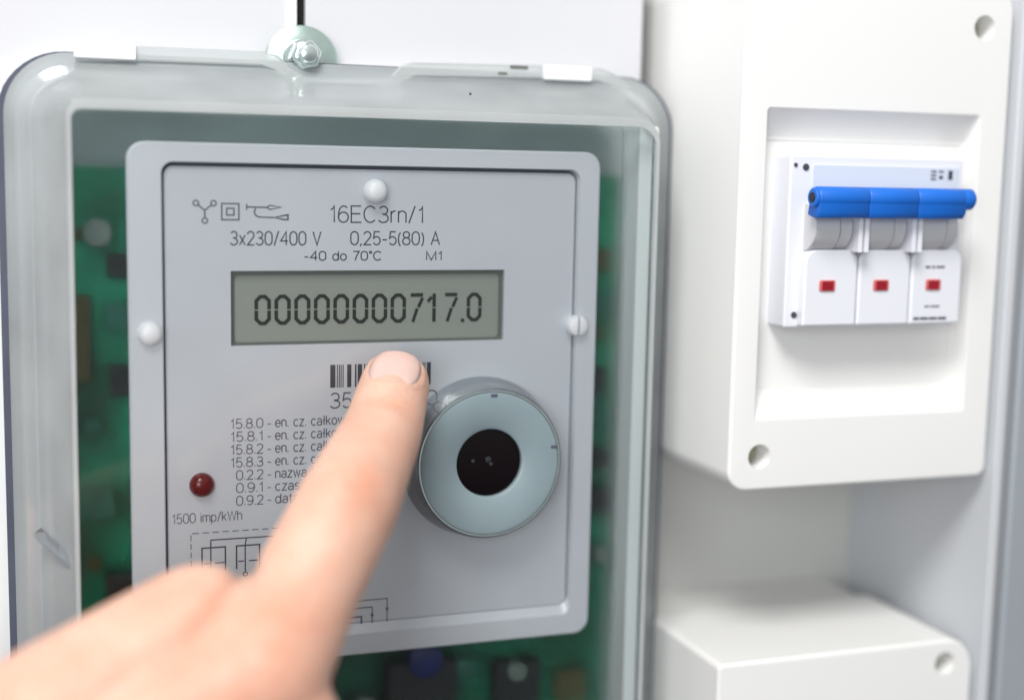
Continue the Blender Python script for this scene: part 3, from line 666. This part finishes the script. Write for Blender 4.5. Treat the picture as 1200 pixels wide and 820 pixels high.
SEG = [('tip', 8.4, 'dip', 9.3), ('dip', 9.3, 'pip', 11.0), ('pip', 11.0, 'mid', 11.4), ('mid', 11.4, 'mcp', 13), ('mcp', 12.2, 'wrist', 17),
       ('tmcp', 14.6, 'tcmc', 16.5), ('tcmc', 16.5, 'wrist', 17), ('tmcp', 13.0, 'tip1', 10), ('tip1', 10, 'tip2', 8.5), ('wrist', 20, 'arm', 25), ('arm', 25, 'arm2', 32),
       ('mcp', 11.5, 'tcmc', 14), ('mmcp', 11.8, 'wrist', 18), ('rmcp', 11.2, 'wrist', 18), ('lmcp', 10.5, 'wrist', 17), ('mcp', 11.5, 'mmcp', 11.5), ('mmcp', 11.5, 'rmcp', 11), ('rmcp', 11, 'lmcp', 10.5),
       ('mmcp', 11.5, 'mpip', 10), ('mpip', 10, 'mdip', 8.6), ('mdip', 8.6, 'mtip', 7.6), ('rmcp', 11, 'rpip', 9.6), ('rpip', 9.6, 'rdip', 8.2), ('rdip', 8.2, 'rtip', 7.4),
       ('lmcp', 10, 'lpip', 8.6), ('lpip', 8.6, 'ldip', 7.4), ('ldip', 7.4, 'ltip', 6.8)]
bm = bmesh.new()
def ball(c, r):
    bmesh.ops.create_icosphere(bm, subdivisions=3, radius=r, matrix=Matrix.Translation(c))
for a, ra, b_, rb in SEG:
    A_, B2 = J[a], J[b_]; d = B2 - A_; ln = d.length
    q = d.to_track_quat('Z', 'Y').to_matrix().to_4x4()
    bmesh.ops.create_cone(bm, cap_ends=True, segments=40, radius1=ra, radius2=rb, depth=ln, matrix=Matrix.Translation((A_ + B2) / 2) @ q)
    ball(A_, ra); ball(B2, rb)
me = bpy.data.meshes.new('h'); bm.to_mesh(me); bm.free()
tmp = bpy.data.objects.new('h', me); COL.objects.link(tmp)
md = tmp.modifiers.new('r', 'REMESH'); md.mode = 'VOXEL'; md.voxel_size = 0.72; md.use_smooth_shade = True
ms = tmp.modifiers.new('s', 'SMOOTH'); ms.factor = 0.5; ms.iterations = 13
sb = tmp.modifiers.new('u', 'SUBSURF'); sb.levels = 1; sb.render_levels = 1
bpy.context.view_layer.update()
hm = bpy.data.meshes.new_from_object(tmp.evaluated_get(bpy.context.evaluated_depsgraph_get()))
bpy.data.objects.remove(tmp)
hm.update()
axis_d = (J['tip'] - J['dip']).normalized()
cam_p = Vector((0, -332, 0))
def dorsal(ax, at):
    c = (cam_p - at).normalized(); return (c - ax * c.dot(ax)).normalized()
Nd = (dorsal(axis_d, J['tip']) + Vector((-0.16, 0, 0.0))).normalized(); Nd = (Nd - axis_d * Nd.dot(axis_d)).normalized()
Xd = axis_d.cross(Nd)
nor = [v.normal.copy() for v in hm.vertices]
hm.attributes.new('flush', 'FLOAT_COLOR', 'POINT')
fl = hm.attributes['flush'].data
def g(x, s): return math.exp(-(x / s) ** 2)
a_pm = (J['pip'] - J['mid']).normalized(); a_dp = (J['dip'] - J['pip']).normalized()
a_pip = (a_pm + a_dp).normalized(); n_pip = dorsal(a_pip, J['pip'])
a_di = (a_dp + axis_d).normalized(); n_di = dorsal(a_di, J['dip'])
GA, GB = Vector((39.6, -71.8, -76.5)), Vector((29.6, -74.1, -88.2))
for i, v in enumerate(hm.vertices):
    p = v.co.copy(); N0 = nor[i]; off = 0.0; f = 0.06
    r = p - J['pip']
    if r.length < 18:
        t = r.dot(a_pip); s = r.cross(a_pip).dot(n_pip) if False else r.dot(a_pip.cross(n_pip)); k = max(0, N0.dot(n_pip))
        cur = 0.02 * s * s
        for c0, dep, sg in ((-4.3, 0.22, 0.5), (-2.6, 0.40, 0.5), (-0.9, 0.5, 0.5), (0.9, 0.5, 0.5), (2.7, 0.36, 0.5), (4.4, 0.2, 0.5)):
            off -= dep * g(t - c0 * (1 + 0.02 * abs(s)) - 0.25 * math.sin(s * 0.9 + c0), sg) * k * g(s, 6)
        off += 0.5 * g(t, 5) * k * g(s, 7)
        f = max(f, 0.55 * g(t, 6) * g(s, 7) * k)
    r = p - J['dip']
    if r.length < 14:
        t = r.dot(a_di); s = r.dot(a_di.cross(n_di)); k = max(0, N0.dot(n_di))
        for c0 in (-0.9, 0.8): off -= 0.34 * g(t - c0 - 0.2 * math.sin(s), 0.45) * k * g(s, 6)
        f = max(f, 0.3 * g(t, 3.5) * k)
    r = p - J['tip']
    t = r.dot(axis_d); s = r.dot(Xd); k = N0.dot(Nd)
    if r.length < 15:
        f = max(f, 0.42 * g(r.length, 12) )
        if k > 0:                                     # nail bed flattened, fold behind the cuticle
            off -= 0.75 * g(s, 5.5) * k * max(0, min(1, (t + 9) / 4)) * (0.6 if t > 3 else 1)
            e = ((s / 6.3) ** 2 + ((t + 1.9) / 7.8) ** 2) ** 0.5
            off += 0.36 * g(e - 1.12, 0.11) * k * (1 if t < 3 else 0.3)
    for q, rad, am in ((J['mcp'], 15, 0.4), (J['tmcp'], 14, 0.3), (Vector((20, -78, -104)), 14, 0.25)):
        f = max(f, am * g((p - q).length - 12, rad * 0.7) * max(0, N0.dot((cam_p - q).normalized())))
    q = p - GA; vd = (p - cam_p).normalized(); q -= vd * q.dot(vd); gd = GB - GA; gd -= vd * gd.dot(vd)
    tt = q.dot(gd) / gd.dot(gd)
    if -0.5 < tt < 1.6 and N0.dot(vd) < 0.3:          # fold between thumb and index finger
        dd = (q - gd * min(1, max(0, tt))).length
        off -= 1.5 * g(dd, 2.2) * (1 - 0.7 * min(1, max(0, tt)))
    v.co = (p + N0 * off) * S
    fl[i].color = (f, f, f, 1)
hm.materials.clear(); hm.materials.append(M['skin'])
for pg in hm.polygons: pg.use_smooth = True
org = Vector((-14.9, -73.1, -122.0)) * S
for v in hm.vertices: v.co -= org
hand = bpy.data.objects.new('hand', hm); COL.objects.link(hand); hand.location = org
hand['o_mm'] = (-14.9, -73.1, -122.0)
hand['label'] = 'bare hand pointing its index finger just below the meter display'; hand['category'] = 'hand'
bpy.context.view_layer.update()
bvh = BVHTree.FromPolygons([(v.co + org) / S for v in hm.vertices], [tuple(p.vertices) for p in hm.polygons])
# fingernail laid over the nail bed
b = bmesh.new(); nu, nv = 18, 20; grid = []
for j in range(nv + 1):
    row = []
    for i in range(nu + 1):
        u = -1 + 2 * i / nu; vv = -1 + 2 * j / nv
        # square to superellipse
        uu = u * math.sqrt(max(0, 1 - 0.42 * vv * vv)); ww = vv * math.sqrt(max(0, 1 - 0.42 * u * u))
        s = uu * 6.0; t = -1.9 + ww * 7.7
        src = J['tip'] + axis_d * t + Xd * s + Nd * 20
        hit = bvh.ray_cast(src, -Nd)
        zf = (hit[0] - J['tip']).dot(Nd) if hit[0] is not None else 3.0
        zz = min(zf, 7.6) + 0.22 + 0.14 * (1 - u * u) * (1 - vv * vv)
        edge = max(abs(u), -vv); zz -= 0.32 * max(0, edge - 0.82) / 0.18
        row.append(b.verts.new(J['tip'] + axis_d * t + Xd * s + Nd * zz))
    grid.append(row)
for j in range(nv):
    for i in range(nu): b.faces.new((grid[j][i], grid[j][i + 1], grid[j + 1][i + 1], grid[j + 1][i]))
nl = link('fingernail', b, M['nail'], hand, sharp=60)
sd = nl.modifiers.new('thick', 'SOLIDIFY'); sd.thickness = 0.0003; sd.offset = 0
for o in list(bpy.data.objects):
    if 'o_mm' in o: del o['o_mm']
